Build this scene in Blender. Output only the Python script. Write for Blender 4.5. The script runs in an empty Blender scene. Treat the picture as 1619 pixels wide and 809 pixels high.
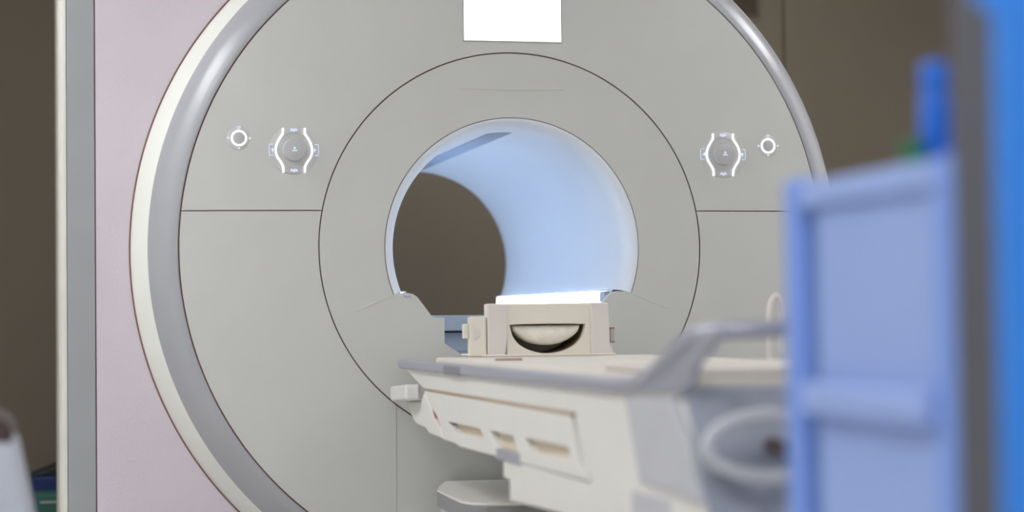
import bpy, bmesh, math, random
from mathutils import Vector, Matrix
random.seed(3)
PI = math.pi
scene = bpy.context.scene
COL = scene.collection

# ------------------------------------------------------------------ camera
YAW, PITCH, ROLL = .2268, .0322, .01138
cam_d = bpy.data.cameras.new('camera'); cam = bpy.data.objects.new('camera', cam_d); COL.objects.link(cam)
fwd = Vector((math.sin(YAW)*math.cos(PITCH), math.cos(YAW)*math.cos(PITCH), math.sin(PITCH)))
right = Vector((math.cos(YAW), -math.sin(YAW), 0)); up = right.cross(fwd)
r2 = right*math.cos(ROLL) - up*math.sin(ROLL); u2 = right*math.sin(ROLL) + up*math.cos(ROLL)
M4 = Matrix((r2, u2, -fwd)).transposed().to_4x4(); M4.translation = (-1.349, -5.825, .833)
cam.matrix_world = M4
cam_d.sensor_fit = 'HORIZONTAL'; cam_d.sensor_width = 36; cam_d.lens = 36*3200/1619
cam_d.dof.use_dof = True; cam_d.dof.focus_distance = 5.95; cam_d.dof.aperture_fstop = 1.6
cam_d.clip_start = .05
scene.camera = cam
# ------------------------------------------------------------------ world, exposure, fill and lamp levels
w = bpy.data.worlds.new('world'); scene.world = w; w.use_nodes = True
w.node_tree.nodes['Background'].inputs[0].default_value = (.8, .85, 1, 1)
w.node_tree.nodes['Background'].inputs[1].default_value = .05
vs = scene.view_settings
vs.view_transform = 'Standard'; vs.look = 'None'; vs.gamma = 1; vs.exposure = .07; vs.use_curve_mapping = False
ROOM_FILL, HALL_FILL, BORE_LAMP, SCREEN, ICON = 8.4, 11.4, 10.8, 1.4, 1.3  # room and hall levels feed the unseen, added ceiling panels

# ------------------------------------------------------------------ helpers
def lin(c):
    return tuple(((v/255)/12.92 if v/255 <= .04045 else ((v/255+.055)/1.055)**2.4) for v in c)
MATS = {}
def mat(name, rgb, rough=.5, metal=0., vary=.04, nscale=6., bump=0., bscale=60., emit=0., ecol=None, coat=0., kind='noise', spec=.5):
    m = bpy.data.materials.new(name); m.use_nodes = True; nt = m.node_tree; b = nt.nodes['Principled BSDF']
    c = lin(rgb)
    b.inputs['Roughness'].default_value = rough; b.inputs['Metallic'].default_value = metal
    b.inputs['Specular IOR Level'].default_value = spec
    if coat: b.inputs['Coat Weight'].default_value = coat; b.inputs['Coat Roughness'].default_value = .12
    tc = nt.nodes.new('ShaderNodeTexCoord')
    n = nt.nodes.new('ShaderNodeTexNoise'); n.inputs['Scale'].default_value = nscale; n.inputs['Detail'].default_value = 4
    nt.links.new(tc.outputs['Object'], n.inputs['Vector'])
    rmp = nt.nodes.new('ShaderNodeValToRGB')
    rmp.color_ramp.elements[0].position = .3; rmp.color_ramp.elements[1].position = .7
    rmp.color_ramp.elements[0].color = (*[max(0, v*(1-vary)) for v in c], 1); rmp.color_ramp.elements[1].color = (*[min(1, v*(1+vary)) for v in c], 1)
    nt.links.new(n.outputs['Fac'], rmp.inputs['Fac']); nt.links.new(rmp.outputs['Color'], b.inputs['Base Color'])
    if bump:
        if kind == 'cells':
            t = nt.nodes.new('ShaderNodeTexVoronoi'); t.inputs['Scale'].default_value = bscale; src = t.outputs['Distance']
        else:
            t = nt.nodes.new('ShaderNodeTexNoise'); t.inputs['Scale'].default_value = bscale; src = t.outputs['Fac']
        nt.links.new(tc.outputs['Object'], t.inputs['Vector'])
        bp = nt.nodes.new('ShaderNodeBump'); bp.inputs['Strength'].default_value = bump; bp.inputs['Distance'].default_value = .003
        nt.links.new(src, bp.inputs['Height']); nt.links.new(bp.outputs['Normal'], b.inputs['Normal'])
    if emit:
        b.inputs['Emission Color'].default_value = (*(ecol or c), 1); b.inputs['Emission Strength'].default_value = emit
    MATS[name] = m; return m

mat('cover_white', (209, 209, 207), .42, vary=.015)
mat('cover_ring', (208, 208, 205), .45, vary=.015)
mat('rim_white', (245, 247, 240), .3, vary=.01)
mat('silver', (176, 177, 183), .28, metal=.08, vary=.02)
mat('lavender', (218, 208, 218), .5, vary=.03, nscale=3, bump=.25, bscale=110, kind='cells')
mat('strip_grey', (162, 165, 168), .45, metal=.1, vary=.02)
mat('edge_cream', (222, 220, 212), .35)
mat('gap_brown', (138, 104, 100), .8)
mat('bore_white', (232, 238, 248), .5, vary=.01)
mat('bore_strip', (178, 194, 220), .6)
mat('bore_floor', (176, 190, 205), .5)
mat('bore_light', (255, 255, 255), .5, emit=BORE_LAMP, ecol=(.76, .87, 1.))
mat('light_cap', (178, 183, 204), .5)
mat('screen', (250, 250, 252), .3, emit=SCREEN, ecol=(.97, .98, 1))
mat('icon', (250, 250, 255), .4, emit=ICON, ecol=(.94, .96, 1))
mat('icon_dim', (205, 212, 240), .4, emit=.55, ecol=(.75, .82, 1))
mat('dial_disc', (205, 205, 204), .3, vary=.01, coat=.3)
mat('knob_grey', (196, 196, 199), .32, vary=.02)
mat('blue_ink', (90, 105, 190), .6)
mat('table_white', (233, 231, 226), .4, vary=.015)
mat('table_grey', (196, 197, 203), .45, vary=.02)
mat('table_end_shade', (158, 163, 178), .5, vary=.03)  # table colour with the shade of the foot end put in
mat('rail_silver', (176, 177, 190), .3, metal=.35, vary=.03)
mat('rail_dark', (132, 130, 142), .4)
mat('groove_tan', (176, 158, 134), .7)
mat('pocket_tan', (224, 210, 188), .7)
mat('latch_clear', (228, 227, 226), .3)
mat('tag_red', (190, 22, 36), .5)
mat('dock_band', (142, 141, 144), .45)
mat('rubber_dark', (42, 38, 38), .7)
mat('knob_brown', (84, 66, 66), .5)
mat('pad_cream', (222, 216, 208), .8, bump=.2, bscale=140)
mat('coil_cream', (238, 231, 219), .45, vary=.015)
mat('coil_lilac', (229, 221, 217), .45, vary=.015)
mat('foam', (240, 234, 224), .9, bump=.8, bscale=90, vary=.06, nscale=40)
mat('coil_shade', (150, 126, 96), .8)  # shade inside the half moon opening, put into the lining colour
mat('sticker', (176, 172, 172), .5)
mat('sticker_brown', (150, 100, 84), .6)
mat('wall_brown', (112, 102, 88), .75, vary=.03, nscale=2, bump=.08, bscale=200)
mat('wall_pale', (226, 226, 224), .8, vary=.01)
mat('wall_joint', (84, 74, 62), .8)
mat('wall_hall', (228, 229, 230), .8)
mat('floor_vinyl', (205, 203, 198), .35, vary=.06, nscale=12)
mat('ceiling_white', (232, 232, 230), .85, vary=.02)
mat('vent_frame', (98, 88, 74), .7)
mat('vent_slat', (104, 90, 76), .6)
mat('vent_dark', (14, 11, 9), .9)
mat('cart_blue', (122, 154, 226), .45, vary=.02)
mat('cart_pale', (148, 170, 224), .5, vary=.02)
mat('cart_groove_shade', (96, 122, 176), .6)  # darker cart blue, the shadow of the gap put into the colour
mat('bottle_blue', (16, 108, 218), .35)
mat('cap_green', (6, 118, 78), .4)
mat('door_grey', (78, 79, 87), .5)
mat('door_blue', (48, 124, 214), .4, vary=.02)
mat('equip_grey', (186, 190, 202), .45)
mat('equip_brown', (62, 42, 42), .5)
mat('equip_white', (240, 240, 236), .3)
mat('bin_blue', (14, 40, 98), .55)
mat('bin_lid', (26, 34, 42), .6)
mat('box_green', (40, 92, 84), .6)
mat('box_label', (190, 190, 180), .6)
mat('fill_frame', (220, 220, 218), .5)
mat('fill_room', (255, 255, 255), .5, emit=ROOM_FILL, ecol=(.98, .985, 1))
mat('fill_hall', (255, 255, 255), .5, emit=HALL_FILL, ecol=(.98, .985, 1))

WORLD = {}          # world location of every parent
def link(o, parent, loc):
    COL.objects.link(o); WORLD[o.name] = Vector(loc)
    if parent: o.parent = parent; o.location = Vector(loc) - WORLD[parent.name]
    else: o.location = loc
def tag(o, label=None, cat=None, group=None, kind=None):
    if label: o['label'] = label
    if cat: o['category'] = cat
    if group: o['group'] = group
    if kind: o['kind'] = kind
    return o
def thing(name, label, cat, loc, group=None):
    o = bpy.data.objects.new(name, None); o.empty_display_size = .1; link(o, None, loc)
    return tag(o, label, cat, group)
def finish(bm, name, m, parent=None, smooth=False, bev=0, seg=2, solid=0, label=None, origin=None, recalc=True):
    if recalc: bmesh.ops.recalc_face_normals(bm, faces=bm.faces)
    co = [v.co for v in bm.verts]
    c = Vector(origin) if origin else Vector([(min(p[i] for p in co)+max(p[i] for p in co))/2 for i in range(3)])
    if not origin and not parent: c.z = min(p[2] for p in co)
    bmesh.ops.translate(bm, verts=bm.verts, vec=-c)
    me = bpy.data.meshes.new(name); bm.to_mesh(me); bm.free()
    if smooth:
        for p in me.polygons: p.use_smooth = True
        me.set_sharp_from_angle(angle=.6)
    me.materials.append(MATS[m])
    o = bpy.data.objects.new(name, me); link(o, parent, c)
    if solid:
        md = o.modifiers.new('solid', 'SOLIDIFY'); md.thickness = solid; md.offset = -1
    if bev:
        md = o.modifiers.new('bevel', 'BEVEL'); md.width = bev; md.segments = seg; md.limit_method = 'ANGLE'; md.angle_limit = .6
    if label: o['label'] = label
    return o
def add_box(bm, lo, hi):
    x0, y0, z0 = lo; x1, y1, z1 = hi
    v = [bm.verts.new(p) for p in ((x0,y0,z0),(x1,y0,z0),(x1,y1,z0),(x0,y1,z0),(x0,y0,z1),(x1,y0,z1),(x1,y1,z1),(x0,y1,z1))]
    for f in ((0,3,2,1),(4,5,6,7),(0,1,5,4),(1,2,6,5),(2,3,7,6),(3,0,4,7)): bm.faces.new([v[i] for i in f])
def box(name, lo, hi, m, parent=None, bev=.004, seg=2, label=None, smooth=False):
    bm = bmesh.new(); add_box(bm, lo, hi); return finish(bm, name, m, parent, bev=bev, seg=seg, label=label, smooth=smooth)
def add_poly(bm, outer, holes, axis, a, b):
    """polygon (with holes) extruded along an axis from a to b; 2-D points are the two other axes in order"""
    def P(p, t):
        return {'x': (t, p[0], p[1]), 'y': (p[0], t, p[1]), 'z': (p[0], p[1], t)}[axis]
    tb = bmesh.new(); loops = []
    for lp in [outer]+list(holes):
        vs_ = [tb.verts.new((p[0], p[1], 0)) for p in lp]; loops.append(vs_)
        for i in range(len(vs_)): tb.edges.new((vs_[i], vs_[(i+1) % len(vs_)]))
    bmesh.ops.triangle_fill(tb, use_beauty=True, use_dissolve=False, edges=tb.edges[:])
    tb.verts.index_update(); tb.verts.ensure_lookup_table()
    A = [bm.verts.new(P(v.co, a)) for v in tb.verts]; B = [bm.verts.new(P(v.co, b)) for v in tb.verts]
    for f in tb.faces:
        idx = [v.index for v in f.verts]
        bm.faces.new([A[i] for i in idx]); bm.faces.new([B[i] for i in reversed(idx)])
    for lp in loops:
        n = len(lp)
        for i in range(n):
            i0, i1 = lp[i].index, lp[(i+1) % n].index
            bm.faces.new((A[i0], A[i1], B[i1], B[i0]))
    tb.free()
def plate(name, outer, holes, axis, a, b, m, parent=None, bev=0, seg=2, label=None):
    bm = bmesh.new(); add_poly(bm, outer, holes, axis, a, b)
    bmesh.ops.recalc_face_normals(bm, faces=bm.faces)
    bmesh.ops.dissolve_limit(bm, angle_limit=.01, verts=bm.verts, edges=bm.edges) if not holes else None
    return finish(bm, name, m, parent, bev=bev, seg=seg, label=label)
CZ = 1.05                                   # height of the bore axis
def add_rev(bm, prof, a0=0, a1=2*PI, n=160, cx=0, cz=CZ):
    full = abs(a1-a0-2*PI) < 1e-6; cols = []
    for k in range(n if full else n+1):
        t = a0+(a1-a0)*k/n
        cols.append([bm.verts.new((cx+r*math.cos(t), y, cz+r*math.sin(t))) for r, y in prof])
    for k in range(n):
        c0, c1 = cols[k], cols[(k+1) % len(cols)]
        for i in range(len(prof)-1): bm.faces.new((c0[i], c0[i+1], c1[i+1], c1[i]))
    if prof[0] == prof[-1]: bmesh.ops.remove_doubles(bm, verts=bm.verts, dist=1e-5)
def cut(bm, co, no):                         # drop what lies on the side the normal points to
    bmesh.ops.bisect_plane(bm, geom=bm.verts[:]+bm.edges[:]+bm.faces[:], plane_co=co, plane_no=no, clear_outer=True)
def rev(name, prof, m, parent=None, a0=0, a1=2*PI, n=160, cuts=(), smooth=True, solid=0, label=None, cx=0, cz=CZ, bev=0, thick=0):
    if thick: prof = list(prof)+[(r, y+thick) for r, y in reversed(prof)]+[prof[0]]
    bm = bmesh.new(); add_rev(bm, prof, a0, a1, n, cx, cz)
    for co, no in cuts:
        cut(bm, co, no)
        if thick: bmesh.ops.holes_fill(bm, edges=[e for e in bm.edges if e.is_boundary], sides=0)
    return finish(bm, name, m, parent, smooth=smooth, solid=solid, label=label, bev=bev)
def spline(pts, k=8, closed=False):
    P = [Vector(p) for p in pts]; n = len(P); out = []
    for i in range(n if closed else n-1):
        g = (lambda j: P[j % n]) if closed else (lambda j: P[max(0, min(n-1, j))])
        p0, p1, p2, p3 = g(i-1), g(i), g(i+1), g(i+2)
        for s in range(k):
            t = s/k
            out.append(.5*((2*p1)+(p2-p0)*t+(2*p0-5*p1+4*p2-p3)*t*t+(3*p1-p0-3*p2+p3)*t**3))
    if not closed: out.append(P[-1])
    return out
def add_tube(bm, pts, r, n=12, closed=False, flat=None):
    pts = [Vector(p) for p in pts]; rings = []; N = len(pts); ref = None
    for i, p in enumerate(pts):
        d = (pts[(i+1) % N]-pts[(i-1) % N]) if closed else (pts[min(i+1, N-1)]-pts[max(i-1, 0)])
        d.normalize()
        if ref is None: ref = d.orthogonal().normalized()
        ref = (ref-d*ref.dot(d)).normalized(); b = d.cross(ref)
        rr = r(i/(N-1)) if callable(r) else r
        rings.append([bm.verts.new(p+ref*rr*math.cos(2*PI*k/n)+b*rr*math.sin(2*PI*k/n)) for k in range(n)])
    for i in range(N if closed else N-1):
        A, B = rings[i], rings[(i+1) % N]
        best = 0
        if closed and i == N-1:
            best = min(range(n), key=lambda s: (A[0].co-B[s].co).length)
        for k in range(n): bm.faces.new((A[k], A[(k+1) % n], B[(k+1+best) % n], B[(k+best) % n]))
    if not closed: bm.faces.new(rings[0][::-1]); bm.faces.new(rings[-1])
def tube(name, pts, r, m, parent=None, n=12, closed=False, label=None):
    bm = bmesh.new(); add_tube(bm, pts, r, n, closed); return finish(bm, name, m, parent, smooth=True, label=label)
def arc(cx, cy, r, a0, a1, n):
    return [(cx+r*math.cos(a0+(a1-a0)*i/n), cy+r*math.sin(a0+(a1-a0)*i/n)) for i in range(n+1)]
def lathe_z(bm, prof, cx, cy, n=24):
    cols = []
    for k in range(n):
        t = 2*PI*k/n; cols.append([bm.verts.new((cx+r*math.cos(t), cy+r*math.sin(t), z)) for r, z in prof])
    for k in range(n):
        a, b = cols[k], cols[(k+1) % n]
        for i in range(len(prof)-1): bm.faces.new((a[i], b[i], b[i+1], a[i+1]))
    bm.faces.new([c[0] for c in cols][::-1]); bm.faces.new([c[-1] for c in cols])
def struct(o, label=None): tag(o, label, kind='structure'); return o

# ------------------------------------------------------------------ the room
XL, XR, YB, YF, ZC = -3.0, 3.3, 2.75, -7.6, 2.9
struct(box('floor', (XL-.1, YF-.1, -.1), (XR+.1, YB+.1, 0), 'floor_vinyl', bev=0), 'grey vinyl floor under the scanner and the doorway')
struct(box('ceiling', (XL-.1, YF-.1, ZC), (XR+.1, YB+.1, ZC+.1), 'ceiling_white', bev=0), 'white ceiling of the scanner room')
wb = struct(box('wall_back', (XL, YB, 0), (XR, YB+.1, ZC), 'wall_brown', bev=0), 'plain dark brown wall behind the scanner')
box('joint_strip', (1.892, YB-.004, 0), (1.902, YB+.002, ZC), 'wall_joint', wb, bev=0)
box('wall_panel', (1.902, YB-.012, 0), (XR, YB+.002, ZC), 'wall_brown', wb, bev=.003)
struct(box('wall_left', (XL-.1, YF, 0), (XL, YB, ZC), 'wall_pale', bev=0), 'pale wall beside the scanner')
struct(box('wall_right', (XR, YF, 0), (XR+.1, YB, ZC), 'wall_pale', bev=0), 'pale wall beyond the patient table')
struct(box('wall_rear', (XL, YF-.1, 0), (XR, YF, ZC), 'wall_hall', bev=0), 'pale wall of the passage outside the scanner room')
YW0, YW1, XJ = -4.060, -3.975, -.474        # partition with the doorway the picture looks through
wf = struct(plate('wall_front', [(XL, 0), (-2.85, 0), (-2.85, 2.5), (XJ+.004, 2.5), (XJ+.004, 0), (XR, 0), (XR, ZC), (XL, ZC)], [], 'y', YW0, YW1, 'wall_pale'), 'partition wall with the doorway into the scanner room')  # opening widened out of view to let passage light in
struct(box('trim_1', (XJ, YW0-.002, 0), (XJ+.012, YW1, 2.5), 'door_grey', bev=.003), 'dark grey metal door jamb beside the blue casing')
tr = struct(box('trim_2', (XJ, YW0-.018, 0), (XJ+.13, YW0-.002, 2.52), 'door_blue', bev=.004), 'bright blue door casing of the scanner room doorway')
plate('strike_cover', [(YW0-.012, 1.118), (YW0+.022, 1.135), (YW0+.036, 1.165), (YW0+.036, 1.30), (YW0-.012, 1.30)], [], 'x', XJ-.006, XJ+.004, 'door_blue', tr, bev=.003)

def added_ceiling_lamp(x, y, sx, sy, m, label, group):
    t = thing('added_ceiling_light', label, 'unseen ceiling light', (x, y, ZC), group)
    plate('frame', [(x-sx-.03, y-sy-.03), (x+sx+.03, y-sy-.03), (x+sx+.03, y+sy+.03), (x-sx-.03, y+sy+.03)],
          [[(x-sx, y-sy), (x+sx, y-sy), (x+sx, y+sy), (x-sx, y+sy)]], 'z', ZC-.03, ZC-.0005, 'fill_frame', t)
    box('diffuser', (x-sx, y-sy, ZC-.02), (x+sx, y+sy, ZC-.0005), m, t, bev=0)
for lx, ly, sx_, sy_, lb in ((-2.5, -.6, .4, .8, 'unseen ceiling panel added to light the rim beside the lavender side cover'), (2.6, -.2, .4, .8, 'unseen ceiling panel added to light the rim on the far side of the scanner face'),
                         (-2.3, -2.5, .3, .6, 'unseen ceiling panel added to light the table side near the grey equipment cabinet'), (2.0, -2.5, .3, .6, 'unseen ceiling panel added to light the rim from beyond the foot end of the patient table')):
    added_ceiling_lamp(lx, ly, sx_, sy_, 'fill_room', lb, 'added scanner room ceiling lights')  # out of view, placed to brighten the rim and the table side
added_ceiling_lamp(.6, 2.05, .6, .3, 'fill_room', 'unseen ceiling panel added behind the scanner to brighten the brown back wall', 'added back ceiling light')  # out of view, added to brighten the back wall
for lx, ly, lb in ((-2.1, -5.2, 'unseen passage ceiling panel added for frontal light beside the wide opening'), (-.5, -5.2, 'unseen passage ceiling panel added for frontal light above the blue door casing'), (-1.3, -6.7, 'unseen passage ceiling panel added for frontal light by the pale end wall')):
    added_ceiling_lamp(lx, ly, .3, .6, 'fill_hall', lb, 'added passage ceiling lights')  # out of view, added as frontal fill for the scanner face

v = thing('wall_vent', 'small dark slatted air vent high on the brown back wall', 'vent', (1.64, YB, 2.15))
plate('vent_frame', [(1.48, 2.185), (1.775, 2.185), (1.775, 2.40), (1.48, 2.40)], [[(1.486, 2.191), (1.769, 2.191), (1.769, 2.394), (1.486, 2.394)]], 'y', YB-.012, YB-.0005, 'vent_frame', v)
box('vent_back', (1.486, YB-.003, 2.191), (1.769, YB-.0005, 2.394), 'vent_dark', v, bev=0)
for k in range(10):
    z = 2.199+k*.0203
    bm = bmesh.new(); add_poly(bm, [(YB-.010, z), (YB-.009, z-.002), (YB-.003, z+.006), (YB-.004, z+.008)], [], 'x', 1.487, 1.768)
    finish(bm, 'slat', 'vent_slat', v)

# ------------------------------------------------------------------ the scanner
S = thing('mri_scanner', 'large white MRI scanner with a round face and blue lit bore', 'mri scanner', (0, .8, 0))
FL = ((0, 0, .02), (0, 0, -1))              # everything is cut off just above the floor
def dome(r): return .025*((r-.578)/.4)**2 if r > .578 else 0.
def domeprof(r0, r1, n=14): return [(r0+(r1-r0)*i/n, dome(r0+(r1-r0)*i/n)) for i in range(n+1)]
ZS = CZ+.1095
rev('upper_front_cover', domeprof(.5795, .9745), 'cover_white', S, n=220, cuts=[((0, 0, ZS+.0016), (0, 0, -1))], thick=.005)
rev('lower_front_cover', domeprof(.5795, .9745), 'cover_white', S, n=220, cuts=[((0, 0, ZS-.0016), (0, 0, 1)), ((-.3560, 0, 0), (1, 0, 0)), FL], thick=.005)
rev('lower_front_cover', domeprof(.5795, .9745), 'cover_white', S, n=220, cuts=[((0, 0, ZS-.0016), (0, 0, 1)), ((.3560, 0, 0), (-1, 0, 0)), FL], thick=.005)
rev('dock_panel', [(r, y+.002) for r, y in domeprof(.5795, .9745)], 'cover_white', S, n=220, cuts=[((0, 0, CZ-.2), (0, 0, 1)), ((-.3551, 0, 0), (-1, 0, 0)), ((.3551, 0, 0), (1, 0, 0)), FL], thick=.005)
rev('seam_liner', [(.5759, .0078)]+[(r, y+.0078) for r, y in domeprof(.578, .99, 16)], 'gap_brown', S, n=220, cuts=[FL])
# the ring round the bore: round above, a chute for the table below
a_cut = math.asin((CZ-.9135)/.3855)
ch = [(-.352, .9165), (-.335, .919), (-.318, .919), (-.302, .915), (-.290, .907), (-.247, .850), (-.243, .847), (-.209, .846), (-.210, .770), (-.141, .726), (-.135, .66)]
hole = arc(0, CZ, .3855, -a_cut, PI+a_cut, 90) + ch + [(-x, z) for x, z in reversed(ch)]
plate('bore_surround', arc(0, CZ, .5757, 0, 2*PI, 180)[:-1], [hole], 'y', 0, .03, 'cover_ring', S, bev=.0012)
for s in (-1, 1):
    tube('chute_crease', spline([(s*.475, .0007, .868), (s*.43, .0003, .884), (s*.39, .0003, .901), (s*.354, .0006, .913)], 5), .0016, 'cover_ring', S, n=6)
tube('pen_mark', [(-.331+.0045*i, -.0045, .908+.003*math.sin(i*2.2)) for i in range(6)], .0009, 'blue_ink', S, n=5)
tube('ring_crease', spline([(-.155, .0008, 1.5215), (-.07, .0003, 1.519), (.04, .0003, 1.5185), (.155, .0008, 1.5215)], 6), .0022, 'cover_ring', S, n=8)
# flared mouth, tube, floor, light bars
fa = math.asin((CZ-.914)/.383)
rev('bore_flare', [(.3835-.0335*math.sin(t*PI/2/14), .085*(1-math.cos(t*PI/2/14))) for t in range(15)], 'bore_white', S, a0=-fa, a1=PI+fa, n=120)
rev('flare_seam', [(.3835, .004), (.387, .004)], 'gap_brown', S, a0=-fa, a1=PI+fa, n=120)
rev('bore_tube', [(.350, .085), (.350, .5), (.350, 1.0), (.350, 1.56), (.345, 1.568), (.3445, 1.61), (.349, 1.63), (.362, 1.66)], 'bore_white', S, n=120)
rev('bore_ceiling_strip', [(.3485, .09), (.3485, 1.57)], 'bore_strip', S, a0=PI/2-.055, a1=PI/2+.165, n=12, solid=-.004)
bf = plate('bore_floor', [(-.272, .853), (.272, .853), (.272, .806), (-.272, .806)], [], 'y', .22, 1.63, 'bore_floor', S, bev=.003)
plate('bore_floor_base', [(-.25, .800), (.25, .800), (.19, .758), (.12, .724), (-.12, .724), (-.19, .758)], [], 'y', .26, 1.62, 'bore_floor', S)
plate('bore_bottom_panel', [(-.30, .87), (-.30, .62), (.30, .62), (.30, .87), (.275, .87), (.275, .75), (-.275, .75), (-.275, .87)], [], 'y', .075, .11, 'bore_floor', S)
for s in (-1, 1):
    plate('bore_rail', [(s*.272, .853), (s*.302, .888), (s*.318, .888), (s*.285, .846)], [], 'y', .12, 1.63, 'bore_white', S)
    lb = plate('bore_light_bar', [(s*.303, .8885), (s*.306, .922), (s*.318, .922), (s*.317, .8885)], [], 'y', .15, 1.60, 'bore_light', S, bev=.002, label='glowing white light bar along the bore wall')
    plate('glow_baffle', [(s*.300, .9225), (s*.300, .9265), (s*.324, .9265), (s*.324, .9225)], [], 'y', .13, 1.60, 'bore_white', S)  # added baffle, keeps the bar's glow off the wall above
    plate('light_end_cap', [(s*.302, .8885), (s*.304, .921), (s*.32, .921), (s*.318, .8885)], [], 'y', .09, .15, 'light_cap', S, bev=.003)
# rim: silver cone, then white edge
rev('silver_trim_ring', [(.9785, .031), (.979, .029), (.985, .028), (1.005, .037), (1.025, .053), (1.045, .078), (1.0605, .112)], 'silver', S, n=240, cuts=[FL], label='brushed silver ring round the face')
rev('white_rim', [(1.0605, .112), (1.064, .120), (1.082, .165), (1.095, .205), (1.1035, .243), (1.09, .26)], 'rim_white', S, n=240, cuts=[FL], label='glossy white outer rim of the face')
rev('rim_gap', [(1.10, .244), (1.1085, .2425)], 'gap_brown', S, n=240, a0=PI/2, a1=PI*1.5, cuts=[FL])  # brown line in the joint between rim and side cover
rev('magnet_body', [(1.06, .22), (1.06, 1.55), (1.02, 1.66), (.9, 1.70), (.362, 1.70), (.362, 1.655)], 'cover_white', S, n=160, cuts=[FL])
# the flat cover on the left
a0 = math.asin((2.2-CZ-.06)/1.1); zb = .02
a_bot = PI+math.asin((CZ-zb)/1.1)
sp = [(-1.203, zb), (-1.203, 2.2), (-.10, 2.2)] + arc(0, CZ, 1.1, PI-math.acos(.12), a_bot, 80)
plate('side_cover', sp, [], 'y', .244, .9, 'lavender', S, label='pale lavender textured side cover')
box('side_gap', (-1.206, .252, .02), (-1.2, .9, 2.2), 'gap_brown', S, bev=0)
plate('side_strip', [(-1.206, .246), (-1.206, .9), (-1.286, .9), (-1.286, .25)], [], 'z', .02, 2.2, 'strip_grey', S, bev=.002, label='satin grey vertical strip')
plate('side_edge', [(-1.287, .252), (-1.296, .254), (-1.304, .262), (-1.3095, .275), (-1.312, .30), (-1.312, 1.60), (-1.287, 1.60)], [], 'z', .02, 2.2, 'edge_cream', S, bev=.002)
# dock in front of the face, below the table
dk = [(-.22, -.04), (-.27, -.20), (-.300, -.33), (-.306, -.50), (-.308, -.70), (-.296, -.755), (-.262, -.79), (-.20, -.81)]
dkp = dk + [(-x, y) for x, y in reversed(dk)]
dp = plate('docking_pedestal', [(x*.97, y) for x, y in dkp], [], 'z', .02, .325, 'cover_white', S, bev=.004)
plate('docking_band', [(x*1.0, y) for x, y in dkp], [], 'z', .325, .366, 'dock_band', S, bev=.004)
plate('docking_top', [(x*1.0, y) for x, y in dkp], [], 'z', .366, .372, 'table_white', S, bev=.002)

# display above the bore
ds = box('display', (-.146, -.004, 1.66), (.154, .012, 1.90), 'silver', S, bev=.002)
box('screen', (-.1425, -.0065, 1.6625), (.1515, -.0035, 1.8975), 'screen', ds, bev=0, label='blank glowing white screen')

# dials and buttons on the upper cover
def disc(name, cx, cz, r, y0, y1, m, parent, bevr=.003, n=48, label=None):
    bm = bmesh.new()
    prof = [(.0001, y0), (r-bevr, y0), (r-bevr*.3, y0+bevr*.3), (r, y0+bevr), (r, y1)]
    add_rev(bm, prof, 0, 2*PI, n, cx, cz)
    bmesh.ops.remove_doubles(bm, verts=bm.verts, dist=.0002)
    return finish(bm, name, m, parent, smooth=True, label=label)
def ribbon(bm, pts, wd, y, closed=False):
    pts = [Vector((p[0], p[1])) for p in pts]; N = len(pts); L = []
    for i, p in enumerate(pts):
        d = (pts[(i+1) % N]-pts[(i-1) % N]) if closed else (pts[min(i+1, N-1)]-pts[max(0, i-1)])
        d.normalize(); n_ = Vector((-d.y, d.x))*wd/2
        L.append([bm.verts.new((p.x+n_.x, y, p.y+n_.y)), bm.verts.new((p.x-n_.x, y, p.y-n_.y)), bm.verts.new((p.x+n_.x, y+.0015, p.y+n_.y)), bm.verts.new((p.x-n_.x, y+.0015, p.y-n_.y))])
    for i in range(N if closed else N-1):
        a, b = L[i], L[(i+1) % N]
        bm.faces.new((a[0], a[1], b[1], b[0])); bm.faces.new((a[2], b[2], b[3], a[3])); bm.faces.new((a[0], b[0], b[2], a[2])); bm.faces.new((a[1], a[3], b[3], b[1]))
def dot(bm, cx, cz, r, y, n=14):
    vs_ = [bm.verts.new((cx+r*math.cos(2*PI*k/n), y, cz+r*math.sin(2*PI*k/n))) for k in range(n)]; bm.faces.new(vs_)
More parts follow.
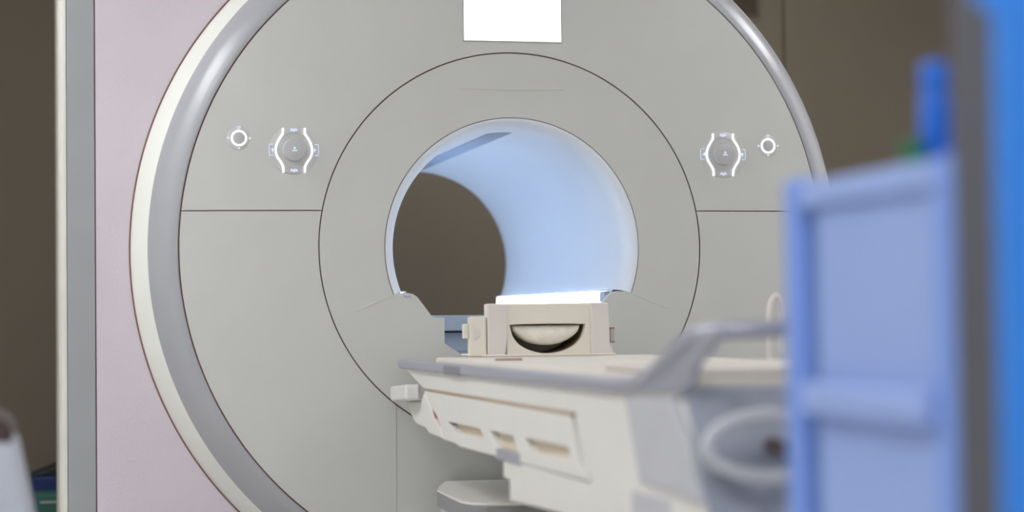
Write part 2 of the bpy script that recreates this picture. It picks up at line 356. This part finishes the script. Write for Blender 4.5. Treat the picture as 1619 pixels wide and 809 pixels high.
def dial(cx, cz, flip):
    yb = dome(math.hypot(cx, cz-CZ)); Y = yb-.0035
    d = disc('control_dial', cx, cz, .071, Y, yb+.004, 'dial_disc', S)
    rev('dial_recess', [(.052, Y-.0012), (.0525, Y-.002), (.050, Y-.002), (.046, Y+.002), (.036, Y+.0025)], 'dial_disc', d, cx=cx, cz=cz, n=48)
    k = disc('knob', cx, cz, .0335, Y-.022, Y+.002, 'knob_grey', d, bevr=.006)
    half_ = [(-.032, .063), (-.0325, .047), (-.041, .033), (-.0485, .019), (-.0525, 0), (-.0485, -.019), (-.041, -.031), (-.0325, -.046), (-.031, -.065)]
    for s in (1, -1):
        bm = bmesh.new(); ribbon(bm, [(cx+s*x, cz+z) for x, z in [(p.x, p.y) for p in spline([(a, b, 0) for a, b in half_], 5)]], .0056, Y-.004)
        finish(bm, 'light_arc', 'icon', d, label='glowing white curved line')
    f = -1 if flip else 1
    bm = bmesh.new()                                          # plus sign on one side
    ribbon(bm, [(cx+f*.054, cz), (cx+f*.066, cz)], .002, Y-.003); ribbon(bm, [(cx+f*.060, cz-.006), (cx+f*.060, cz+.006)], .002, Y-.003)
    finish(bm, 'plus_symbol', 'icon_dim', d)
    bm = bmesh.new(); dot(bm, cx-f*.0615, cz+.001, .0034, Y-.003); dot(bm, cx-f*.0615, cz-.0042, .002, Y-.003)
    finish(bm, 'bulb_symbol', 'icon_dim', d)
    for s in (1, -1):
        bm = bmesh.new(); ribbon(bm, [(cx+s*.060, cz+.016), (cx+s*.070, cz+.016), (cx+s*.0715, cz+.012), (cx+s*.0715, cz-.012), (cx+s*.070, cz-.016), (cx+s*.060, cz-.016)], .0014, Y-.003)
        finish(bm, 'bracket_symbol', 'icon_dim', d)
    for s, nm in ((1, 'table_up_symbol'), (-1, 'table_down_symbol')):
        bm = bmesh.new(); z = cz+s*.0585
        ribbon(bm, [(cx-.011, z-.002), (cx+.011, z-.002)], .0022, Y-.003)
        dot(bm, cx-.007, z+.002, .0022, Y-.003); ribbon(bm, [(cx-.003, z+.001), (cx+.004, z+.003), (cx+.009, z+.0005)], .0022, Y-.003)
        ribbon(bm, [(cx-.003, z-.002-.004*s*0), (cx, z-.006), (cx+.003, z-.002)], .0016, Y-.003)
        finish(bm, nm, 'icon_dim', d)
    bm = bmesh.new(); ribbon(bm, [(cx-.007, cz-.003), (cx+.007, cz-.003)], .003, Y-.0228); dot(bm, cx, cz+.004, .0032, Y-.0228)
    finish(bm, 'centre_symbol', 'icon_dim', k)
def button(cx, cz, flip):
    yb = dome(math.hypot(cx, cz-CZ)); Y = yb-.003
    d = disc('control_button', cx, cz, .034, Y, yb+.004, 'dial_disc', S)
    k = disc('push_button', cx, cz, .0175, Y-.006, Y+.002, 'knob_grey', d, bevr=.004)
    bm = bmesh.new(); ribbon(bm, [(cx+.0205*math.cos(t*PI/20), cz+.0205*math.sin(t*PI/20)) for t in range(40)], .0046, Y-.004, True)
    finish(bm, 'light_ring', 'icon', d, label='glowing white ring')
    f = -1 if flip else 1
    bm = bmesh.new(); ribbon(bm, [(cx+.0045*math.cos(t*PI/8), cz+.0305+.0038*math.sin(t*PI/8)) for t in range(16)], .0014, Y-.003, True)
    finish(bm, 'lamp_symbol', 'icon_dim', d)
    bm = bmesh.new(); dot(bm, cx-f*.0310, cz, .0028, Y-.003); finish(bm, 'dot_symbol', 'icon_dim', d)
    bm = bmesh.new(); dot(bm, cx, cz-.0295, .0028, Y-.003); finish(bm, 'dot_symbol', 'icon_dim', d)
    bm = bmesh.new(); bm.faces.new([bm.verts.new(p) for p in ((cx+f*.027, Y-.003, cz-.003), (cx+f*.035, Y-.003, cz-.003), (cx+f*.031, Y-.003, cz+.0045))])
    finish(bm, 'triangle_symbol', 'icon_dim', d)
dial(-.648, 1.334, False); dial(.655, 1.331, True)
button(-.805, 1.368, False); button(.803, 1.359, True)

# ------------------------------------------------------------------ the patient table
T = thing('patient_table', 'white mobile patient table with grey rails docked at the scanner', 'patient table', (0, -1.5, 0))
plate('deck', [(-.085, .706), (-.12, .700), (-.335, .664), (-.40, .6535), (-2.02, .6535), (-2.30, .66), (-2.66, .70), (-2.66, .712), (-.10, .712)], [], 'x', -.35, .35, 'table_white', T, bev=.004)
plate('nose', [(-.115, .612), (-.135, .6), (-.26, .556), (-.30, .551), (-.427, .547), (-.48, .535), (-.665, .531), (-.628, .565), (-.405, .642), (-.37, .618), (-.24, .6125)], [], 'x', -.35, .35, 'table_white', T, bev=.005)
for s in (-1, 1):
    xa, xb = s*.3525, s*.326
    h1 = [(-.747, .579), (-1.147, .581), (-1.202, .559), (-.859, .556)]
    h2 = [(-1.252, .581), (-1.491, .582), (-1.545, .546), (-1.33, .543)]
    h3 = [(-1.60, .582), (-1.976, .585), (-1.984, .561), (-1.668, .556)]
    p = plate('side_panel', [(-.425, .6465), (-1.98, .6465), (-2.005, .640), (-2.055, .560), (-2.08, .551), (-2.12, .5475), (-2.12, .53), (-1.45, .527), (-.905, .5245), (-.842, .530), (-.69, .531), (-.655, .565)], [h1, h2, h3], 'x', xa, xb, 'table_white', T, bev=.0025)
    box('seam_strip', (min(s*.349, s*.325), -2.0, .6455), (max(s*.349, s*.325), -.44, .6545), 'groove_tan', T, bev=0)
    box('latch_window', (min(s*.3545, s*.330), -1.56, .522), (max(s*.3545, s*.330), -1.33, .546), 'rail_silver', T, bev=.002)
    for i, (a, b) in enumerate(((-1.21, -.74), (-1.56, -1.25), (-1.99, -1.60))):
        box('pocket_back', (min(s*.334, s*.27), a, .535), (max(s*.334, s*.27), b, .60), 'pocket_tan', T, bev=0)
    plate('latch', [(-.12, .652), (-.37, .664), (-.375, .622), (-.13, .608)], [], 'x', s*.352, s*.394, 'latch_clear', T, bev=.008, seg=3)
    plate('warning_tag', [(-.545, .606), (-.60, .592), (-.66, .562), (-.615, .578), (-.585, .582)], [], 'x', s*.3525, s*.349, 'tag_red', T, label='small red warning tag')
    bm = bmesh.new(); add_poly(bm, [(-.085, .708), (-.085, .722), (-.11, .727), (-2.36, .727), (-2.36, .704), (-.12, .702)], [], 'x', s*.366, s*.336)
    finish(bm, 'side_rail', 'rail_silver', T, bev=.006, seg=3, label='grey metal side rail')
    box('rail_clip', (min(s*.368, s*.34), -.98, .7015), (max(s*.368, s*.34), -.78, .7245), 'rail_dark', T, bev=.004)
plate('core', [(-.50, .645), (-2.0, .645), (-2.0, .535), (-.70, .535)], [], 'x', -.268, .268, 'table_white', T)
ft = [(-2.02, .70), (-2.02, .655), (-2.085, .551), (-2.13, .5465), (-2.13, .5265), (-1.40, .5265), (-1.385, .522), (-1.385, .482), (-1.445, .482), (-1.445, .436), (-1.88, .448), (-2.6, .43), (-2.84, .455), (-2.84, .50), (-2.80, .575), (-2.775, .63), (-2.70, .70)]
plate('foot_body', ft, [], 'x', -.3505, .3505, 'table_white', T, bev=.005, seg=3)
for s in (-1, 1):
    bm = bmesh.new()
    pts = [(-2.37, .700, .347), (-2.655, .706, .356), (-2.70, .694, .358), (-2.775, .63, .360), (-2.79, .592, .361), (-2.835, .550, .362), (-2.47, .552, .350)]
    A = [bm.verts.new((s*(x+.0045), y, z)) for y, z, x in pts]; B = [bm.verts.new((s*.33, y, z)) for y, z, x in pts]
    bm.faces.new(A); bm.faces.new(B[::-1])
    for i in range(len(pts)): bm.faces.new((A[i], A[(i+1) % len(pts)], B[(i+1) % len(pts)], B[i]))
    finish(bm, 'foot_side_panel', 'table_grey', T, bev=.004)  # grey tint paints in the shading of the angled side
    box('foot_recess', (min(s*.3515, s*.33), -2.64, .45), (max(s*.3515, s*.33), -2.41, .537), 'table_grey', T, bev=.003)
bm = bmesh.new()                                              # end panel that faces the doorway
pr = [(-2.672, .7235), (-2.716, .7215), (-2.79, .63), (-2.815, .575), (-2.86, .50), (-2.862, .46)]
for (y0, z0), (y1, z1) in zip(pr, pr[1:]):
    q = [bm.verts.new(p) for p in ((-.353, y0-.004, z0), (.353, y0-.004, z0), (.353, y1-.004, z1), (-.353, y1-.004, z1))]; bm.faces.new(q)
bmesh.ops.remove_doubles(bm, verts=bm.verts, dist=.0005)
finish(bm, 'end_panel', 'table_end_shade', T, solid=.004, label='panel on the foot end with its shade painted in blue grey')
hp = [(-.351, -2.33, .716), (-.352, -2.45, .722), (-.354, -2.59, .752), (-.355, -2.73, .796), (-.342, -2.81, .812), (-.30, -2.845, .816), (-.20, -2.86, .818), (0, -2.865, .818)]
hp = hp + [(-x, y, z) for x, y, z in reversed(hp[:-1])]
tube('push_handle', spline(hp, 6), .0145, 'rail_silver', T, n=14, label='bent grey push handle at the foot end')
for s in (-1, 1):                                             # web under each handle bend
    bm = bmesh.new(); add_poly(bm, [(-2.40, .705), (-2.46, .722), (-2.59, .750), (-2.73, .793), (-2.81, .808), (-2.87, .812), (-2.90, .806), (-2.87, .790), (-2.80, .765), (-2.775, .745), (-2.765, .728), (-2.68, .715)], [], 'x', s*.344, s*.358)
    finish(bm, 'handle_web', 'rail_silver', T, bev=.003)
tube('release_loop', [(-.262+.102*math.cos(t*PI/24), -2.872-.02*math.sin(t*PI/24)*0, .637+.048*math.sin(t*PI/24)) for t in range(48)], .0115, 'table_grey', T, closed=True, label='grey oval pull loop on the foot end')
for s in (-1, 1):
    box('loop_mount', (-.262+s*.06-.012, -2.875, .592), (-.262+s*.06+.012, -2.79, .612), 'rail_dark', T, bev=.003)
disc('release_knob', -.232, .632, .013, -2.87, -2.79, 'knob_brown', T, bevr=.004, n=24, label='dark brown release knob')
md = box('mattress', (-.305, -2.64, .7125), (.305, -.34, .736), 'pad_cream', T, bev=.010, seg=4, label='thin cream mattress')
md2 = box('foot_pad', (-.30, -2.62, .7365), (.30, -2.05, .752), 'pad_cream', T, bev=.007, seg=3)
tube('mattress_strap', [(-.262, -.92, .7365), (-.235, -.94, .737), (-.20, -.945, .737)], .004, 'sticker_brown', T)
tube('cable_hook', spline([(.345, -1.22, .73), (.345, -1.22, .80), (.352, -1.21, .86), (.372, -1.20, .888), (.384, -1.20, .86), (.383, -1.20, .80), (.386, -1.2, .75)], 6), .007, 'coil_lilac', T, n=8)
bm = bmesh.new(); add_box(bm, (-.22, -2.55, .16), (.22, -1.55, .45)); finish(bm, 'chassis', 'table_white', T, bev=.02, seg=3)
bm = bmesh.new(); add_box(bm, (-.31, -2.78, .10), (.31, -1.62, .17)); finish(bm, 'chassis_base', 'table_grey', T, bev=.015, seg=3)
for x in (-.27, .27):
    for y in (-2.68, -1.72):
        c = rev('caster', [(.001, -.018), (.052, -.018), (.06, -.012), (.06, .012), (.052, .018), (.001, .018)], 'rubber_dark', T, n=28, cx=0, cz=0)
        for vtx in c.data.vertices: vtx.co = (vtx.co.y, vtx.co.x, vtx.co.z)
        WORLD[c.name] = Vector((x, y, .06)); c.location = Vector((x, y, .06))-WORLD[T.name]
        box('caster_fork', (x-.026, y-.03, .055), (x+.026, y+.03, .105), 'rail_dark', c, bev=.004)

# head coil on the table with its cushion
H = thing('head_coil', 'cream head coil box with half moon opening on the patient table', 'head coil', (0, -.38, .736))
moon = [(-.112+.0005, .823)] + [(-.004-.105*math.cos(PI*i/28), .823-.079*math.sin(PI*i/28)**.85) for i in range(1, 28)] + [(.104, .823)]
moon = moon + [(.06, .8245), (-.004, .825), (-.07, .8245)]
plate('front_panel', [(-.120, .738), (-.120, .8795), (.118, .8795), (.118, .738)], [moon], 'y', -.424, -.40, 'coil_cream', H, bev=.002)
plate('cavity', [(-.117, .7385), (-.117, .876), (.116, .876), (.116, .7385)], [[(p[0]*.999, p[1]) for p in moon]], 'y', -.3995, -.26, 'coil_shade', H)
box('cavity_back', (-.117, -.259, .738), (.116, -.250, .876), 'coil_cream', H, bev=0)
plate('left_pillar', [(-.175, .738), (-.175, .8815), (-.118, .8815), (-.118, .80), (-.126, .738)], [], 'y', -.432, -.385, 'coil_lilac', H, bev=.004)
plate('right_pillar', [(.117, .738), (.117, .8815), (.166, .8815), (.172, .80), (.172, .775), (.182, .738)], [], 'y', -.432, -.385, 'coil_lilac', H, bev=.004)
box('top_cover', (-.12, -.42, .8765), (.119, -.37, .8813), 'coil_cream', H, bev=.001)
plate('side_wing', [(-.226, .738), (-.226, .845), (-.217, .8475), (-.177, .8475), (-.177, .738)], [], 'y', -.428, -.405, 'coil_cream', H, bev=.004)
plate('wing_nub', [(-.242, .787), (-.242, .827), (-.227, .827), (-.227, .787)], [], 'y', -.426, -.410, 'coil_cream', H, bev=.003)
rev('wing_dimple', [(.0005, -.4295), (.017, -.4295), (.0185, -.4285)], 'coil_lilac', H, a0=-PI/2, a1=PI/2, cx=-.212, cz=.80, n=16)
box('coil_foot', (-.190, -.436, .7365), (.186, -.14, .7425), 'coil_cream', H, bev=.002)
box('coil_housing', (-.085, -.249, .743), (.085, -.145, .872), 'coil_lilac', H, bev=.02, seg=4)
lab = box('sticker', (.1725, -.4345, .775), (.1825, -.41, .811), 'sticker', H, bev=0, label='small grey connector label')
for z in (.773, .811): box('sticker_edge', (.1720, -.4352, z-.002), (.1835, -.41, z+.002), 'sticker_brown', lab, bev=0)
bm = bmesh.new()                                              # cushion: a soft half-moon pillow
n = 22; m_ = 8; rows = []
for i in range(n+1):
    u = -1+2*i/n; xx = -.004+.0985*u; bot = .8215-.055*(1-u*u)**.6; top = .8213
    row = []
    for j in range(m_+1):
        t = j/m_; a = PI*t
        zz = (top+bot)/2+(top-bot)/2*math.cos(a); yy = -.398-.025*math.sin(a)*(1-u*u)**.3
        row.append(bm.verts.new((xx, yy, zz)))
    for j in range(m_+1):
        row.append(bm.verts.new((xx, -.33, row[m_-j].co.z)))
    rows.append(row)
for i in range(n):
    k = len(rows[0])
    for j in range(k): bm.faces.new((rows[i][j], rows[i+1][j], rows[i+1][(j+1) % k], rows[i][(j+1) % k]))
bmesh.ops.remove_doubles(bm, verts=bm.verts, dist=.0003)
tag(finish(bm, 'head_cushion', 'foam', smooth=True), 'white fluffy foam cushion inside the opening of the head coil', 'cushion')

# ------------------------------------------------------------------ trolley beside the doorway
K = thing('supply_trolley', 'pale blue plastic supply trolley standing beside the door jamb', 'trolley', (-.24, -3.7, 0))
kx0, kx1, ky0, ky1, kz = -.463, -.03, -3.945, -3.468, 1.0
for (x, y) in ((kx0, ky1-.045), (kx0, ky0), (kx1-.04, ky1-.045), (kx1-.04, ky0)):
    box('corner_post', (x, y, .10), (x+.04, y+.045, kz+.004 if y > -3.6 else kz-.002), 'cart_blue', K, bev=.010, seg=3)
    bm = bmesh.new(); lathe_z(bm, [(.012, .09), (.014, .10)], x+.02, y+.022, 12); finish(bm, 'caster_stem', 'rubber_dark', K)
    c = rev('caster', [(.001, -.014), (.038, -.014), (.045, -.008), (.045, .008), (.038, .014), (.001, .014)], 'rubber_dark', K, n=24, cx=x+.02, cz=.045)
    c.location.y = (y+.022)-WORLD[K.name].y
for x in (kx0+.016, kx1-.03):
    box('side_panel', (x, ky0+.045, .16), (x+.014, ky1-.075, kz-.035), 'cart_pale', K, bev=.004)
    box('panel_shade_strip', (x+.004, ky1-.076, .16), (x+.012, ky1-.046, kz-.035), 'cart_groove_shade', K, bev=0)  # strip coloured as the shadow between post and panel
box('top_rail', (kx0+.003, ky0+.02, kz-.037), (kx0+.03, ky1-.05, kz-.004), 'cart_pale', K, bev=.008, seg=3)
box('top_rail', (kx1-.03, ky0+.02, kz-.037), (kx1-.003, ky1-.05, kz-.004), 'cart_pale', K, bev=.008, seg=3)
box('tray_top', (kx0+.02, ky0+.01, kz-.03), (kx1-.02, ky1-.01, kz-.01), 'cart_pale', K, bev=.004)
box('grip_bar', (kx0-.008, ky0+.06, .718), (kx0+.014, ky1-.072, .758), 'cart_pale', K, bev=.009, seg=3, label='pale horizontal grip bar')
box('back_panel', (kx0+.03, ky1-.03, .16), (kx1-.03, ky1-.015, kz-.03), 'cart_pale', K, bev=.003)
for z in (.16, .45, .72): box('shelf', (kx0+.03, ky0+.02, z), (kx1-.03, ky1-.03, z+.018), 'cart_pale', K, bev=.003)
for z in (.48, .75):
    for j in range(1): box('drawer_front', (kx0+.045, ky0+.002, z), (kx1-.045, ky0+.016, z+.2), 'cart_blue', K, bev=.005)

B = thing('spray_bottle', 'bright blue plastic bottle standing on the pale blue trolley', 'bottle', (-.405, -3.79, kz-.01))
bm = bmesh.new(); lathe_z(bm, [(.015, kz-.010), (.017, kz-.006), (.017, kz+.066), (.015, kz+.075), (.012, kz+.078)], -.405, -3.79, 28); finish(bm, 'body', 'bottle_blue', B, smooth=True)
bm = bmesh.new(); lathe_z(bm, [(.014, kz+.078), (.0155, kz+.081), (.0155, kz+.104), (.012, kz+.110)], -.405, -3.79, 24); finish(bm, 'cap', 'bottle_blue', B, smooth=True)
G = thing('green_pot', 'small green lidded pot beside the blue bottle on the trolley', 'pot', (-.436, -3.80, kz-.004))
bm = bmesh.new(); lathe_z(bm, [(.009, kz-.0035), (.0115, kz), (.0115, kz+.010), (.010, kz+.012)], -.436, -3.80, 24); finish(bm, 'body', 'cap_green', G, smooth=True)
bm = bmesh.new(); lathe_z(bm, [(.0125, kz+.012), (.0125, kz+.019), (.009, kz+.022)], -.436, -3.80, 24); finish(bm, 'lid', 'cap_green', G, smooth=True)

# ------------------------------------------------------------------ equipment at the left, and the bins at the back wall
Q = thing('equipment_cabinet', 'pale grey tapered equipment cabinet with dark brown top edge', 'cabinet', (-1.58, -2.35, 0))
bm = bmesh.new()
b0, b1 = (-1.86, -2.57, -1.285, -2.19), (-1.78, -2.53, -1.397, -2.215)
lo = [bm.verts.new(p) for p in ((b0[0], b0[1], .10), (b0[2], b0[1], .10), (b0[2], b0[3], .10), (b0[0], b0[3], .10))]
hi = [bm.verts.new(p) for p in ((b1[0], b1[1], .66), (b1[2], b1[1], .66), (b1[2], b1[3], .66), (b1[0], b1[3], .66))]
bm.faces.new(lo[::-1]); bm.faces.new(hi)
for i in range(4): bm.faces.new((lo[i], lo[(i+1) % 4], hi[(i+1) % 4], hi[i]))
finish(bm, 'body', 'equip_grey', Q, bev=.02, seg=4)
plate('top_edge', [(-1.775, .660), (-1.402, .650), (-1.3985, .664), (-1.408, .684), (-1.43, .694), (-1.775, .694)], [], 'y', -2.53, -2.215, 'equip_brown', Q, bev=.004, label='dark brown top edge')
tube('side_handle', spline([(-1.435, -2.548, .50), (-1.435, -2.585, .505), (-1.435, -2.59, .535), (-1.435, -2.585, .565), (-1.435, -2.545, .57)], 5), .009, 'equip_white', Q, label='white side handle')
for x in (-1.80, -1.36):
    for y in (-2.50, -2.25):
        bm = bmesh.new(); lathe_z(bm, [(.02, 0), (.028, .02), (.028, .08), (.015, .10)], x, y, 16); finish(bm, 'foot', 'rubber_dark', Q, smooth=True)

N = thing('storage_bin', 'dark blue storage bin with black sloping lid by the back wall', 'bin', (-1.22, 2.45, 0))
plate('body', [(-1.400, .0), (-1.409, .244), (-1.02, .244), (-1.03, .0)], [], 'y', 2.36, 2.68, 'bin_blue', N, bev=.008)
plate('lid', [(-1.40, .245), (-1.30, .286), (-1.15, .31), (-1.02, .30), (-1.02, .245)], [], 'y', 2.37, 2.67, 'bin_lid', N, bev=.006)
E_ = thing('green_box', 'dark green box with pale line in front of the blue bin', 'box', (-1.22, 2.25, 0))
box('body', (-1.392, 2.16, 0), (-1.05, 2.34, .193), 'box_green', E_, bev=.012, seg=3)
box('label_line', (-1.372, 2.157, .158), (-1.10, 2.162, .1635), 'box_label', E_, bev=0)
